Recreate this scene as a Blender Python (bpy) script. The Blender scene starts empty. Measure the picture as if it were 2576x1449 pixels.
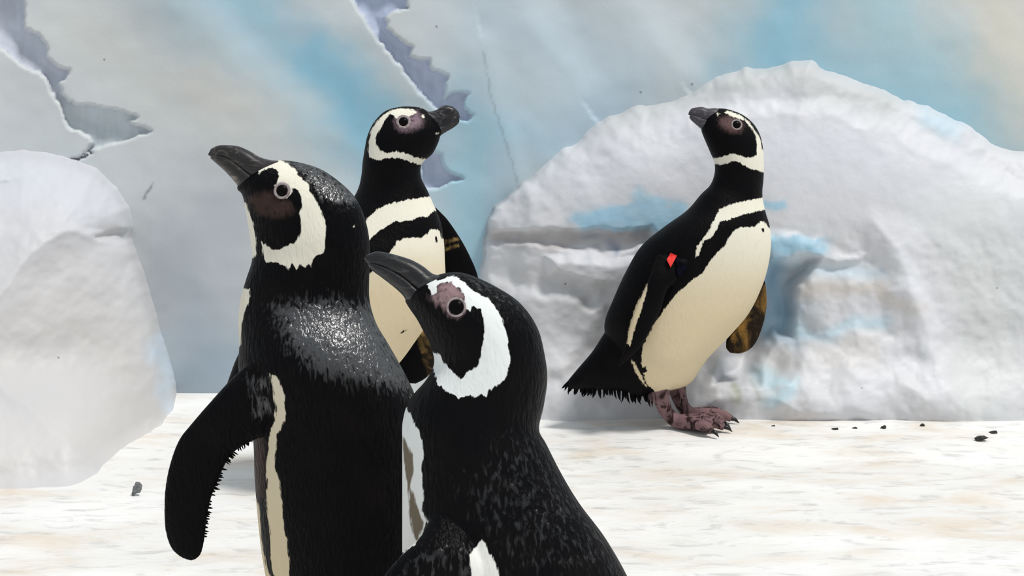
import bpy, bmesh, math, random
import numpy as np
from mathutils import Vector, Matrix
from mathutils.bvhtree import BVHTree

random.seed(4)
S = bpy.context.scene
COL = S.collection

# ------------------------------------------------------------------ camera, sky, sun
W, H = 2576.0, 1449.0
HFOV = math.radians(40.0)
F = (W / 2) / math.tan(HFOV / 2)
CAMH = 0.674
PITCH = math.atan((H / 2 - 200.0) / F)
cam_d = bpy.data.cameras.new('camera')
cam_d.sensor_fit = 'HORIZONTAL'
cam_d.angle = HFOV
cam_d.clip_start = 0.05
cam = bpy.data.objects.new('camera', cam_d)
COL.objects.link(cam)
cam.location = (0, 0, CAMH)
cam.rotation_euler = (math.pi / 2 - PITCH, 0, 0)
S.camera = cam

w = bpy.data.worlds.new('sky')
S.world = w
w.use_nodes = True
bg = w.node_tree.nodes['Background']
bg.inputs[0].default_value = (0.86, 0.93, 1.0, 1)
bg.inputs[1].default_value = 0.6

sun_d = bpy.data.lights.new('sun', 'SUN')
sun_d.energy = 2.6
sun_d.angle = math.radians(11)
sun_d.color = (1.0, 0.965, 0.92)
sun = bpy.data.objects.new('sun', sun_d)
COL.objects.link(sun)
sun_from = Vector((0.42, -0.30, 1.0)).normalized()
sun.rotation_euler = sun_from.to_track_quat('Z', 'Y').to_euler()
sun.location = (1.5, -1.0, 4)

S.view_settings.view_transform = 'Standard'
S.view_settings.look = 'None'
S.view_settings.gamma = 1.0
S.view_settings.use_curve_mapping = False
S.view_settings.exposure = 0.05

# ------------------------------------------------------------------ helpers
CP, SP = math.cos(PITCH), math.sin(PITCH)


def at(px, py, Y):
    """photo pixel (scalar or array) + world depth Y -> world point(s)"""
    px = np.asarray(px, float); py = np.asarray(py, float); Y = np.asarray(Y, float)
    r = (px - W / 2) / F
    u = (H / 2 - py) / F
    dy = CP + u * SP
    dz = u * CP - SP
    t = Y / dy
    return np.stack([r * t, np.broadcast_to(Y, np.shape(t)) * 1.0, CAMH + dz * t], -1)


def yfloor(py, z=0.0):
    u = (H / 2 - np.asarray(py, float)) / F
    dy = CP + u * SP
    dz = u * CP - SP
    dz = np.minimum(dz, -1e-4)
    return (z - CAMH) / dz * dy


def project(v):
    x = v[:, 0]; y = v[:, 1]; z = v[:, 2] - CAMH
    d = y * CP - z * SP
    u = y * SP + z * CP
    return np.stack([W / 2 + F * x / d, H / 2 - F * u / d], -1)


def lin(*c):
    o = []
    for k in c:
        k = k / 255.0
        o.append(k / 12.92 if k <= 0.04045 else ((k + 0.055) / 1.055) ** 2.4)
    return (*o, 1.0)


def sdf(P, poly):
    """signed distance (positive inside) of points P (n,2) to a polygon, in photo pixels"""
    poly = np.asarray(poly, float)
    n = len(P)
    out = np.full(n, -60.0)
    lo = poly.min(0) - 60; hi = poly.max(0) + 60
    idx = np.nonzero((P[:, 0] > lo[0]) & (P[:, 0] < hi[0]) & (P[:, 1] > lo[1]) & (P[:, 1] < hi[1]))[0]
    if len(idx) == 0:
        return out
    Q = P[idx]
    d2 = np.full(len(Q), 1e12)
    ins = np.zeros(len(Q), bool)
    for i in range(len(poly)):
        a = poly[i]; b = poly[(i + 1) % len(poly)]
        e = b - a
        wv = Q - a
        t = np.clip((wv @ e) / max(e @ e, 1e-9), 0, 1)
        q = wv - t[:, None] * e
        d2 = np.minimum(d2, (q * q).sum(1))
        if a[1] != b[1]:
            c = ((a[1] > Q[:, 1]) != (b[1] > Q[:, 1]))
            xi = (b[0] - a[0]) * (Q[:, 1] - a[1]) / (b[1] - a[1]) + a[0]
            ins ^= c & (Q[:, 0] < xi)
    d = np.sqrt(d2)
    out[idx] = np.where(ins, d, -d)
    return out


def sdfs(P, polys):
    o = np.full(len(P), -60.0)
    for p in polys:
        o = np.maximum(o, sdf(P, p))
    return o


def vnoise(P, seed=0):
    """smooth 2-D value noise in -1..1"""
    rng = np.random.RandomState(seed)
    T = rng.rand(256, 256) * 2 - 1
    i = np.floor(P).astype(int); f = P - i
    f = f * f * (3 - 2 * f)
    a = T[i[:, 0] % 256, i[:, 1] % 256]; b = T[(i[:, 0] + 1) % 256, i[:, 1] % 256]
    c = T[i[:, 0] % 256, (i[:, 1] + 1) % 256]; d = T[(i[:, 0] + 1) % 256, (i[:, 1] + 1) % 256]
    return (a * (1 - f[:, 0]) + b * f[:, 0]) * (1 - f[:, 1]) + (c * (1 - f[:, 0]) + d * f[:, 0]) * f[:, 1]


def fbm(P, seed=0, octaves=4):
    o = 0; a = 1.0
    for k in range(octaves):
        o = o + a * vnoise(P * (2 ** k) + 17.3 * k, seed + k)
        a *= 0.5
    return o


def sstep(e0, e1, x):
    t = np.clip((x - e0) / (e1 - e0), 0, 1)
    return t * t * (3 - 2 * t)


def new_mesh(name, verts, faces, smooth=True):
    me = bpy.data.meshes.new(name)
    me.from_pydata([tuple(v) for v in np.asarray(verts)], [], [tuple(int(k) for k in f) for f in faces])
    me.update()
    if smooth:
        me.polygons.foreach_set('use_smooth', np.ones(len(me.polygons), bool))
    return me


def link(name, me, mat=None, parent=None):
    o = bpy.data.objects.new(name, me)
    COL.objects.link(o)
    if mat is not None:
        o.data.materials.clear(); o.data.materials.append(mat)
    if parent is not None:
        o.parent = parent
    return o


def tag(o, label=None, cat=None, group=None, kind=None):
    if label: o['label'] = label
    if cat: o['category'] = cat
    if group: o['group'] = group
    if kind: o['kind'] = kind
    return o


def fattr(me, name, arr):
    a = me.attributes.new(name, 'FLOAT', 'POINT')
    a.data.foreach_set('value', np.asarray(arr, np.float32))


def cattr(me, name, arr):
    a = me.attributes.new(name, 'FLOAT_COLOR', 'POINT')
    c = np.ones((len(arr), 4), np.float32); c[:, :3] = arr
    a.data.foreach_set('color', c.ravel())


def catmull(S0, sub):
    S0 = np.asarray(S0, float)
    P = np.vstack([2 * S0[0] - S0[1], S0, 2 * S0[-1] - S0[-2]])
    out = []
    for i in range(1, len(P) - 2):
        p0, p1, p2, p3 = P[i - 1:i + 3]
        for k in range(sub):
            t = k / sub
            out.append(0.5 * ((2 * p1) + (-p0 + p2) * t + (2 * p0 - 5 * p1 + 4 * p2 - p3) * t * t + (-p0 + 3 * p1 - 3 * p2 + p3) * t ** 3))
    out.append(P[-2])
    return np.array(out)


def rings_to_mesh(R):
    """R (n, m, 3) rings -> closed verts, faces"""
    n, m = R.shape[:2]
    V = list(R.reshape(-1, 3))
    Fc = []
    for i in range(n - 1):
        for j in range(m):
            k = (j + 1) % m
            Fc.append((i * m + j, i * m + k, (i + 1) * m + k, (i + 1) * m + j))
    V.append(R[0].mean(0)); V.append(R[-1].mean(0))
    a, b = n * m, n * m + 1
    for j in range(m):
        k = (j + 1) % m
        Fc.append((a, k, j)); Fc.append((b, (n - 1) * m + j, (n - 1) * m + k))
    return np.array(V), Fc


def loft(st, Yc, sub=8, seg=48, exp=2.0):
    """stations (Lx,Ly,Rx,Ry,half depth px,[offset px towards(-)/away(+)])"""
    st = [tuple(s) + (0,) * (6 - len(s)) for s in st]
    T = catmull(st, sub)
    th = np.linspace(0, 2 * math.pi, seg, endpoint=False)
    c, s = np.cos(th), np.sin(th)
    if exp != 2.0:
        c = np.sign(c) * np.abs(c) ** (2 / exp); s = np.sign(s) * np.abs(s) ** (2 / exp)
    out = []
    for lx, ly, rx, ry, b, yo in T:
        Y = Yc + yo * Yc / F
        L = at(lx, ly, Y); R = at(rx, ry, Y)
        cen = (L + R) / 2; a = (R - L) / 2
        d = cen - np.array([0, 0, CAMH]); d = d / np.linalg.norm(d)
        d = d * max(b, 0.5) * Y / F
        out.append(cen + c[:, None] * a + s[:, None] * d)
    return rings_to_mesh(np.array(out))


def tube(pts, rad, sub=6, seg=20, flat=1.0):
    """world-space tube, flat squashes it vertically"""
    T = catmull(np.hstack([np.asarray(pts, float), np.asarray(rad, float)[:, None]]), sub)
    th = np.linspace(0, 2 * math.pi, seg, endpoint=False)
    out = []
    for i in range(len(T)):
        p = T[i, :3]; r = max(T[i, 3], 0.0004)
        d = T[min(i + 1, len(T) - 1), :3] - T[max(i - 1, 0), :3]
        d = Vector(d).normalized()
        up = Vector((0, 0, 1)) if abs(d.z) < 0.9 else Vector((0, 1, 0))
        x = d.cross(up).normalized(); y = x.cross(d).normalized()
        x = np.array(x); y = np.array(y) * (flat if abs(d.z) < 0.7 else 1.0)
        out.append(p + r * (np.cos(th)[:, None] * x + np.sin(th)[:, None] * y))
    return rings_to_mesh(np.array(out))


def join(parts):
    V = []; Fc = []; n = 0
    for v, f in parts:
        V.append(v); Fc += [tuple(k + n for k in q) for q in f]; n += len(v)
    return np.vstack(V), Fc


def fuse(parts, voxel, smooth=6):
    V, Fc = join(parts)
    me = new_mesh('tmp', V, Fc)
    bm = bmesh.new(); bm.from_mesh(me); bmesh.ops.recalc_face_normals(bm, faces=bm.faces); bm.to_mesh(me); bm.free()
    o = bpy.data.objects.new('tmp', me); COL.objects.link(o)
    m = o.modifiers.new('r', 'REMESH'); m.mode = 'VOXEL'; m.voxel_size = voxel
    m2 = o.modifiers.new('s', 'SMOOTH'); m2.factor = 0.5; m2.iterations = smooth
    dg = bpy.context.evaluated_depsgraph_get()
    res = bpy.data.meshes.new_from_object(o.evaluated_get(dg))
    bpy.data.objects.remove(o); bpy.data.meshes.remove(me)
    res.polygons.foreach_set('use_smooth', np.ones(len(res.polygons), bool))
    return res


def coords(me):
    a = np.empty(len(me.vertices) * 3, np.float32)
    me.vertices.foreach_get('co', a)
    return a.reshape(-1, 3).astype(float)


# ------------------------------------------------------------------ materials
class NT:
    def __init__(self, name):
        self.m = bpy.data.materials.new(name); self.m.use_nodes = True
        self.t = self.m.node_tree; self.b = self.t.nodes['Principled BSDF']

    def n(self, kind, **kw):
        o = self.t.nodes.new(kind)
        for k, v in kw.items():
            if k.startswith('_'):
                setattr(o, k[1:], v)
        return o

    def val(self, sock, v):
        if isinstance(v, bpy.types.NodeSocket): self.t.links.new(v, sock)
        else: sock.default_value = v

    def attr(self, name, col=False):
        a = self.n('ShaderNodeAttribute'); a.attribute_name = name
        return a.outputs['Color' if col else 'Fac']

    def math(self, op, a, b=0.0, c=0.0):
        o = self.n('ShaderNodeMath'); o.operation = op
        self.val(o.inputs[0], a); self.val(o.inputs[1], b); self.val(o.inputs[2], c)
        return o.outputs[0]

    def mix(self, f, a, b, blend='MIX'):
        o = self.n('ShaderNodeMix'); o.data_type = 'RGBA'; o.blend_type = blend
        self.val(o.inputs[0], f); self.val(o.inputs[6], a); self.val(o.inputs[7], b)
        return o.outputs[2]

    def coord(self, scale=(1, 1, 1), out='Object', rot=(0, 0, 0)):
        tc = self.n('ShaderNodeTexCoord'); mp = self.n('ShaderNodeMapping')
        mp.inputs['Scale'].default_value = scale; mp.inputs['Rotation'].default_value = rot
        self.t.links.new(tc.outputs[out], mp.inputs[0])
        return mp.outputs[0]

    def noise(self, vec, scale=1.0, detail=3.0, rough=0.5, dist=0.0):
        o = self.n('ShaderNodeTexNoise')
        self.t.links.new(vec, o.inputs['Vector'])
        o.inputs['Scale'].default_value = scale; o.inputs['Detail'].default_value = detail
        o.inputs['Roughness'].default_value = rough; o.inputs['Distortion'].default_value = dist
        return o.outputs['Fac']

    def ramp(self, f, lo, hi, a=0.0, b=1.0, smooth=True):
        o = self.n('ShaderNodeMapRange'); o.interpolation_type = 'SMOOTHSTEP' if smooth else 'LINEAR'
        self.val(o.inputs['Value'], f)
        o.inputs['From Min'].default_value = lo; o.inputs['From Max'].default_value = hi
        o.inputs['To Min'].default_value = a; o.inputs['To Max'].default_value = b
        return o.outputs[0]

    def bump(self, h, strength, dist, normal=None):
        o = self.n('ShaderNodeBump'); o.inputs['Strength'].default_value = strength; o.inputs['Distance'].default_value = dist
        self.val(o.inputs['Height'], h)
        if normal is not None: self.t.links.new(normal, o.inputs['Normal'])
        return o.outputs[0]

    def set(self, **kw):
        for k, v in kw.items():
            self.val(self.b.inputs[k.replace('_', ' ')], v)
        return self.m


def plumage(name, amp=5.0, fs=1.0, black=(7, 7, 9), white=(226, 222, 206), cream=(214, 198, 165), gloss=0.4, bump=0.5,
            skin=(96, 74, 72), spec=0.5, yellow=(138, 104, 52), shine=0.9):
    """feathers: dark plumage with white markings (stored on the mesh), bare skin, feet, ochre flipper lining"""
    g = NT(name)
    fine = g.coord((170 * fs, 170 * fs, 60 * fs))
    rag = g.noise(fine, 1.0, 3.0, 0.6)
    rag2 = g.noise(g.coord((420 * fs, 420 * fs, 130 * fs)), 1.0, 2.0)
    r = g.math('ADD', g.math('MULTIPLY', g.math('SUBTRACT', rag, 0.5), amp * 2.4), g.math('MULTIPLY', g.math('SUBTRACT', rag2, 0.5), amp * 0.8))

    def mask(n, soft, k=1.0):
        return g.ramp(g.math('ADD', g.attr(n), g.math('MULTIPLY', r, k)), -soft, soft)
    blot = g.noise(g.coord((22, 22, 22)), 1.0, 3.0)
    blk = g.mix(g.ramp(blot, 0.4, 0.8), lin(*black), lin(black[0] + 8, black[1] + 5, black[2] + 4))
    col = g.mix(mask('m_skin', 12.0, 1.6), blk, lin(*skin))
    col = g.mix(g.math('MULTIPLY', mask('m_skin', 12.0, 1.6), g.ramp(g.noise(g.coord((140, 140, 140)), 1.0, 3.0), 0.52, 0.75)), col, lin(30, 24, 25))
    wcol = g.mix(g.attr('m_cream'), lin(*white), lin(*cream))
    wcol = g.mix(g.ramp(g.noise(fine, 0.6, 4.0), 0.5, 0.95, 0.0, 0.18), wcol, lin(150, 140, 118))
    mw = mask('m_white', 1.6)
    col = g.mix(mw, col, wcol)
    mud = mask('m_brown', 3.0)
    col = g.mix(mud, col, lin(112, 102, 86))
    oc = mask('m_ochre', 3.0, 1.0)
    ocol = g.mix(g.ramp(g.noise(g.coord((34, 34, 20)), 1.0, 4.0, 0.6, 0.8), 0.30, 0.62), lin(*yellow), lin(34, 27, 21))
    col = g.mix(oc, col, ocol)
    lg = mask('m_leg', 2.0, 0.5)
    lcol = g.mix(g.ramp(g.noise(g.coord((60, 60, 34)), 1.0, 3.0, 0.55, 1.2), 0.44, 0.64), lin(122, 96, 98), lin(44, 31, 32))
    col = g.mix(lg, col, lcol)
    # feather relief: short overlapping strokes
    f1 = g.noise(g.coord((300 * fs, 300 * fs, 95 * fs)), 1.0, 2.0, 0.5, 0.5)
    f2 = g.noise(g.coord((90 * fs, 90 * fs, 60 * fs)), 1.0, 2.0)
    hgt = g.math('ADD', f1, g.math('MULTIPLY', f2, 0.6))
    hgt = g.math('MULTIPLY', hgt, g.ramp(mw, 0.0, 1.0, 1.0, 0.35, False))
    nrm = g.bump(hgt, bump, 0.004)
    gl = g.attr('m_gloss')
    gl = g.math('MULTIPLY', gl, g.ramp(g.math('ADD', gl, g.math('MULTIPLY', g.math('SUBTRACT', f1, 0.5), 2.2)), 0.25, 0.75))
    rough = g.mix(mw, g.mix(gl, (gloss,) * 3 + (1,), (0.31,) * 3 + (1,)), (0.75,) * 3 + (1,))
    g.set(Base_Color=col, Normal=nrm, Roughness=rough)
    lvl = g.ramp(gl, 0.0, 1.0, spec, shine, False)
    g.val(g.b.inputs['Specular IOR Level'], lvl)
    g.val(g.b.inputs['Coat Weight'], g.math('MULTIPLY', g.math('MULTIPLY', gl, g.math('SUBTRACT', 1.0, mw)), 0.55))
    g.b.inputs['Coat IOR'].default_value = 1.9
    g.b.inputs['Coat Roughness'].default_value = 0.3
    g.val(g.b.inputs['Coat Normal'], nrm)
    return g.m


def horn(name, base=(34, 32, 35), light=(104, 98, 100), rough=0.35, rot=0.0):
    g = NT(name)
    st = g.noise(g.coord((60, 60, 170), rot=(0, rot, 0)), 1.0, 4.0, 0.6, 0.8)
    col = g.mix(g.ramp(st, 0.5, 0.78), lin(*base), lin(*light))
    g.set(Base_Color=col, Roughness=rough, Normal=g.bump(st, 0.3, 0.002))
    g.b.inputs['Specular IOR Level'].default_value = 0.4
    return g.m


def plain(name, c, rough=0.5, spec=0.5, c2=None, ns=60.0, bump=0.0):
    g = NT(name)
    nz = g.noise(g.coord((ns, ns, ns)), 1.0, 3.0)
    col = g.mix(g.ramp(nz, 0.35, 0.7), lin(*c), lin(*(c2 or tuple(max(0, k - 14) for k in c))))
    g.set(Base_Color=col, Roughness=rough)
    if bump: g.set(Normal=g.bump(nz, bump, 0.003))
    g.b.inputs['Specular IOR Level'].default_value = spec
    return g.m


def painted_ice(name, scale=1.0, rough=0.6):
    """painted concrete ice: paint colour on the mesh, fine relief and stains by nodes"""
    g = NT(name)
    big = g.noise(g.coord((5, 5, 5)), 1.0, 4.0)
    col = g.mix(g.ramp(big, 0.3, 0.75, 0.0, 0.16), g.attr('paint', True), lin(178, 176, 172))
    grain = g.noise(g.coord((120, 120, 120)), 1.0, 4.0, 0.65)
    col = g.mix(g.ramp(grain, 0.55, 0.85, 0.0, 0.12), col, lin(150, 150, 152))
    v = g.n('ShaderNodeTexVoronoi'); v.inputs['Scale'].default_value = 17.0
    g.t.links.new(g.coord((1, 1, 1)), v.inputs['Vector'])
    wn = g.n('ShaderNodeTexWhiteNoise'); g.t.links.new(v.outputs['Color'], wn.inputs['Vector'])
    sp = g.math('MULTIPLY', g.ramp(v.outputs['Distance'], 0.035, 0.06, 1.0, 0.0), g.math('GREATER_THAN', wn.outputs['Value'], 0.86))
    col = g.mix(g.math('MULTIPLY', sp, 0.6), col, lin(96, 98, 104))
    med = g.noise(g.coord((26, 26, 26)), 1.0, 5.0, 0.6)
    n1 = g.bump(med, 0.05 * scale, 0.02)
    n2 = g.bump(grain, 0.08 * scale, 0.004, n1)
    g.set(Base_Color=col, Normal=n2, Roughness=rough)
    g.b.inputs['Specular IOR Level'].default_value = 0.3
    return g.m


def wet_floor():
    g = NT('floor_concrete')
    s1 = g.noise(g.coord((5, 10, 1)), 1.0, 5.0, 0.6, 0.4)
    s2 = g.noise(g.coord((14, 36, 1)), 1.0, 6.0, 0.65, 0.6)
    s3 = g.noise(g.coord((2.6, 4.5, 1)), 1.0, 2.0)
    col = g.mix(g.ramp(s1, 0.44, 0.74), lin(226, 225, 222), lin(214, 200, 182))
    col = g.mix(g.ramp(s3, 0.42, 0.66, 0.0, 0.8), col, lin(238, 238, 236))
    col = g.mix(g.ramp(s2, 0.5, 0.72, 0.0, 0.7), col, lin(182, 181, 178))
    g.set(Base_Color=col, Roughness=0.5, Normal=g.bump(g.math('ADD', s2, s1), 0.25, 0.01))
    g.b.inputs['Specular IOR Level'].default_value = 0.3
    return g.m


# ------------------------------------------------------------------ the setting
def grid_mesh(name, px, py, Y, keep=None):
    """grid of photo pixels with a depth each -> mesh; keep = vertex mask"""
    ny, nx = px.shape
    V = at(px.ravel(), py.ravel(), Y.ravel())
    I = np.arange(nx * ny).reshape(ny, nx)
    q = np.stack([I[1:, :-1], I[1:, 1:], I[:-1, 1:], I[:-1, :-1]], -1).reshape(-1, 4)
    if keep is not None:
        q = q[keep.ravel()[q].any(1)]
        used = np.unique(q)
        mp = np.full(nx * ny, -1); mp[used] = np.arange(len(used))
        V = V[used]; q = mp[q]
    else:
        used = np.arange(nx * ny)
    me = bpy.data.meshes.new(name)
    me.vertices.add(len(V)); me.vertices.foreach_set('co', V.astype(np.float32).ravel())
    me.loops.add(len(q) * 4); me.loops.foreach_set('vertex_index', q.astype(np.int32).ravel())
    me.polygons.add(len(q))
    me.polygons.foreach_set('loop_start', np.arange(0, len(q) * 4, 4, dtype=np.int32))
    me.update(calc_edges=True); me.validate()
    me.polygons.foreach_set('use_smooth', np.ones(len(me.polygons), bool))
    return me, used


def stroke(P, pts, width):
    """soft brush stroke weight along a polyline"""
    pts = np.asarray(pts, float)
    d2 = np.full(len(P), 1e12)
    for a, b in zip(pts[:-1], pts[1:]):
        e = b - a
        t = np.clip(((P - a) @ e) / (e @ e), 0, 1)
        q = P - a - t[:, None] * e
        d2 = np.minimum(d2, (q * q).sum(1))
    return np.exp(-d2 / (width * width))


def paint(P, base, strokes):
    c = np.tile(np.array(lin(*base)[:3]), (len(P), 1))
    wob = P + 26 * np.stack([fbm(P / 90, 3, 3), fbm(P / 90, 9, 3)], -1)
    for colr, pts, width, op in strokes:
        a = np.clip(stroke(wob, pts, width) * op, 0, 1)[:, None]
        c = c * (1 - a) + a * np.array(lin(*colr)[:3])
    return c


ICE = painted_ice('painted_ice_wall', 0.7)
YW = 3.02

# ---- back wall with its cracks
crack1 = [(-40, -60), (55, -60), (60, 0), (65, 40), (58, 72), (80, 80), (105, 95), (118, 120), (120, 145), (145, 172), (175, 175), (165, 200), (150, 208),
          (155, 230), (170, 250), (185, 262), (230, 265), (280, 275), (330, 285), (347, 292), (342, 300), (325, 305), (335, 315), (360, 320), (381, 330),
          (370, 338), (340, 342), (290, 360), (250, 372), (210, 384), (235, 362), (225, 345), (200, 330), (180, 325), (165, 305), (155, 270), (135, 240),
          (120, 205), (100, 185), (70, 172), (40, 150), (0, 120), (-40, 90)]
crack2 = [(860, -60), (887, 0), (910, 35), (935, 75), (955, 105), (985, 140), (1010, 170), (1040, 210), (1065, 240), (1090, 262), (1110, 285), (1150, 300),
          (1180, 305), (1190, 290), (1165, 270), (1170, 250), (1180, 235), (1140, 232), (1115, 250), (1120, 220), (1125, 190), (1085, 175), (1080, 150),
          (1060, 152), (1030, 140), (1040, 120), (1010, 100), (975, 70), (968, 45), (990, 28), (1028, 20), (1025, 0), (1010, -60)]
crack3 = [(1060, 370), (1095, 383), (1111, 392), (1114, 418), (1136, 437), (1165, 450), (1139, 456), (1114, 469), (1095, 478), (1060, 470)]
crackL = [(158, 411), (180, 402), (232, 382), (236, 386), (190, 406), (162, 414)]
x = np.arange(-760, 3340, 5.0); y = np.concatenate([np.arange(-560, -20, 20.0), np.arange(-20, 1016, 5.0)])
PX, PY = np.meshgrid(x, y)
P = np.stack([PX.ravel(), PY.ravel()], -1)
rel = 0.022 * fbm(P / 480, 21, 2) + 0.0012 * fbm(P / 70, 40, 2)
wig = P + 3 * np.stack([fbm(P / 14, 5, 2), fbm(P / 14, 6, 2)], -1)
c12 = np.maximum.reduce([sdf(wig, crack1), sdf(wig, crack2), sdf(wig, crack3)])
rel -= 0.034 * sstep(-3, 5, c12) * (0.55 + 0.45 * sstep(0, 45, c12))
rel -= 0.012 * sstep(-2, 2, sdf(wig, crackL))


def fold(pts, width, amp):
    """one-sided soft ridge: rises slowly from the left, drops at the line"""
    global rel
    pts = np.asarray(pts, float)
    d = np.full(len(P), 1e9); sg = np.zeros(len(P))
    for a, b in zip(pts[:-1], pts[1:]):
        e = b - a; t = np.clip(((P - a) @ e) / (e @ e), 0, 1)
        q = P - a - t[:, None] * e; dd = np.sqrt((q * q).sum(1))
        s = np.sign(e[0] * (P[:, 1] - a[1]) - e[1] * (P[:, 0] - a[0]))
        m = dd < d; d[m] = dd[m]; sg[m] = s[m]
    rel = rel + amp * np.where(sg > 0, np.exp(-(d / width) ** 2), np.exp(-(d / (width * 0.5)) ** 2))


fold([(1260, -40), (1345, 90), (1450, 235)], 120, 0.012)
fold([(1540, -40), (1610, 80), (1700, 190)], 130, 0.012)
fold([(1215, 120), (1240, 250), (1275, 360), (1300, 460)], 70, 0.005)
fold([(430, -40), (560, 150), (800, 330), (930, 420)], 140, 0.01)
Y = YW - rel.reshape(PX.shape)
me, used = grid_mesh('wall_back', PX, PY, Y)
BLUE = (128, 184, 208); PALE = (182, 204, 214)
colr = paint(P, (204, 209, 210), [
    ((210, 213, 210), [(200, 60), (420, 180), (600, 280)], 130, 0.8),
    ((214, 207, 196), [(520, 230), (640, 270), (760, 290)], 70, 0.55),
    (PALE, [(430, -100), (520, 40), (700, 200), (930, 400)], 110, 0.75),
    (BLUE, [(560, -60), (700, 60), (830, 180), (920, 300), (980, 420)], 95, 0.6),
    ((120, 186, 212), [(800, 150), (880, 250), (935, 340)], 60, 0.6),
    ((150, 196, 216), [(1180, 300), (1190, 420), (1190, 560), (1180, 700)], 120, 0.8),
    ((150, 192, 212), [(1290, 330), (1400, 350), (1500, 260)], 90, 0.6),
    ((186, 204, 216), [(1240, 60), (1400, 140), (1560, 200)], 160, 0.8),
    ((196, 208, 214), [(1560, 40), (1700, 150)], 90, 0.7),
    ((140, 194, 216), [(2000, -100), (1990, 60), (1940, 150)], 85, 0.85),
    ((146, 194, 212), [(1900, 130), (2100, 170), (2300, 260), (2500, 360)], 110, 0.8),
    ((160, 200, 212), [(2180, -60), (2330, 150), (2560, 330)], 120, 0.7),
    ((220, 216, 204), [(2480, -60), (2560, 150), (2650, 300)], 130, 0.9),
    ((160, 168, 178), [(450, 620), (490, 800), (540, 1000)], 130, 0.8),
    ((132, 154, 170), [(470, 980), (560, 930), (640, 900)], 110, 0.6),
    ((176, 182, 190), [(580, 520), (600, 700)], 110, 0.7),
])
ck = sstep(-3, 4, c12)[:, None]
c2x = sstep(-3, 4, np.maximum(sdf(wig, crack2), sdf(wig, crack3)))[:, None]
lowb = sstep(200, 300, P[:, 1])[:, None]
ckcol = np.array(lin(182, 188, 200)[:3]) * (1 - lowb) + lowb * np.array(lin(190, 198, 202)[:3])  # crack areas coloured blue-grey, a little darker than the wall around them
ckcol = ckcol * (1 - c2x) + c2x * np.array(lin(176, 186, 208)[:3])
streak = 1 + 0.05 * fbm(np.stack([P[:, 0] / 9, P[:, 1] / 70], -1), 77, 3)[:, None]
colr = colr * (1 - ck) + ck * ckcol * streak
lk = sstep(-2, 2, sdf(wig, crackL))[:, None]
colr = colr * (1 - lk) + lk * np.array(lin(140, 142, 150)[:3])
scr = stroke(wig, [(362, 500), (382, 462)], 3.0)[:, None] * 0.8
colr = colr * (1 - scr) + scr * np.array(lin(110, 112, 112)[:3])
thin = np.maximum(stroke(wig, [(1215, 130), (1236, 250), (1270, 350), (1285, 400), (1300, 460)], 2.6), 0)[:, None] * 0.55
colr = colr * (1 - thin) + thin * np.array(lin(130, 150, 160)[:3])
cattr(me, 'paint', np.clip(colr, 0, 1)[used])
wall = link('wall_back', me, ICE)
tag(wall, 'pale ice wall with painted blue bands and grey cracks', kind='structure')

# ---- floor
fx = np.linspace(-3.2, 3.2, 161); fy = np.concatenate([np.linspace(-1.6, 1.5, 32), np.linspace(1.52, 3.3, 120)])
FX, FY = np.meshgrid(fx, fy)
FP = np.stack([FX.ravel(), FY.ravel()], -1)
FZ = 0.004 * fbm(FP * np.array([2.5, 7]), 51, 4) - 0.006
V = np.stack([FX.ravel(), FY.ravel(), FZ], -1)
I = np.arange(V.shape[0]).reshape(FX.shape)
q = np.stack([I[:-1, :-1], I[:-1, 1:], I[1:, 1:], I[1:, :-1]], -1).reshape(-1, 4)
floor = link('floor', new_mesh('floor', V, q), wet_floor())
tag(floor, 'whitish wet concrete floor with beige and grey streaks', kind='structure')

# ---- the big snowy mound behind the single penguin
mound_o = [(1196, 1030), (1203, 850), (1208, 700), (1214, 620), (1228, 545), (1245, 520), (1275, 495), (1305, 465), (1340, 440), (1375, 405), (1410, 375),
           (1450, 358), (1490, 320), (1530, 290), (1600, 270), (1690, 255), (1740, 235), (1800, 200), (1870, 175), (1960, 168), (1985, 158), (2035, 156),
           (2080, 180), (2140, 200), (2220, 225), (2270, 255), (2330, 268), (2420, 310), (2490, 360), (2540, 378), (2600, 380), (2700, 350), (2800, 330),
           (3000, 420), (3100, 700), (3120, 1080), (1196, 1080)]
x = np.arange(1180, 3140, 5.0); y = np.arange(140, 1090, 5.0)
PX, PY = np.meshgrid(x, y)
P = np.stack([PX.ravel(), PY.ravel()], -1)
wig = P + 5 * np.stack([fbm(P / 40, 15, 3), fbm(P / 40, 16, 3)], -1)
d = sdf(wig, [p if p[1] < 1030 else (p[0], 1300) for p in mound_o])
d = np.where(d <= -59, -60, d)
# true distances inside can exceed the 60 px margin: sdf is exact inside the bounding box
pro = 0.06 * np.tanh(d / 9) + 0.085 * (1 - np.exp(-np.maximum(d, 0) / 130))
soft = fbm(P / 330, 31, 2)
rough_low = sstep(520, 640, P[:, 1])
pro += 0.010 * soft * sstep(0, 120, d) + (0.0008 + 0.0030 * rough_low) * fbm(P / 55, 32, 4) * sstep(0, 40, d)


def bump_poly(poly, h, s0=-6, s1=14, wob=10):
    global pro
    q = P + wob * np.stack([fbm(P / 60, 61, 3), fbm(P / 60, 62, 3)], -1)
    pro = pro + h * sstep(s0, s1, sdf(q, poly))


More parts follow.
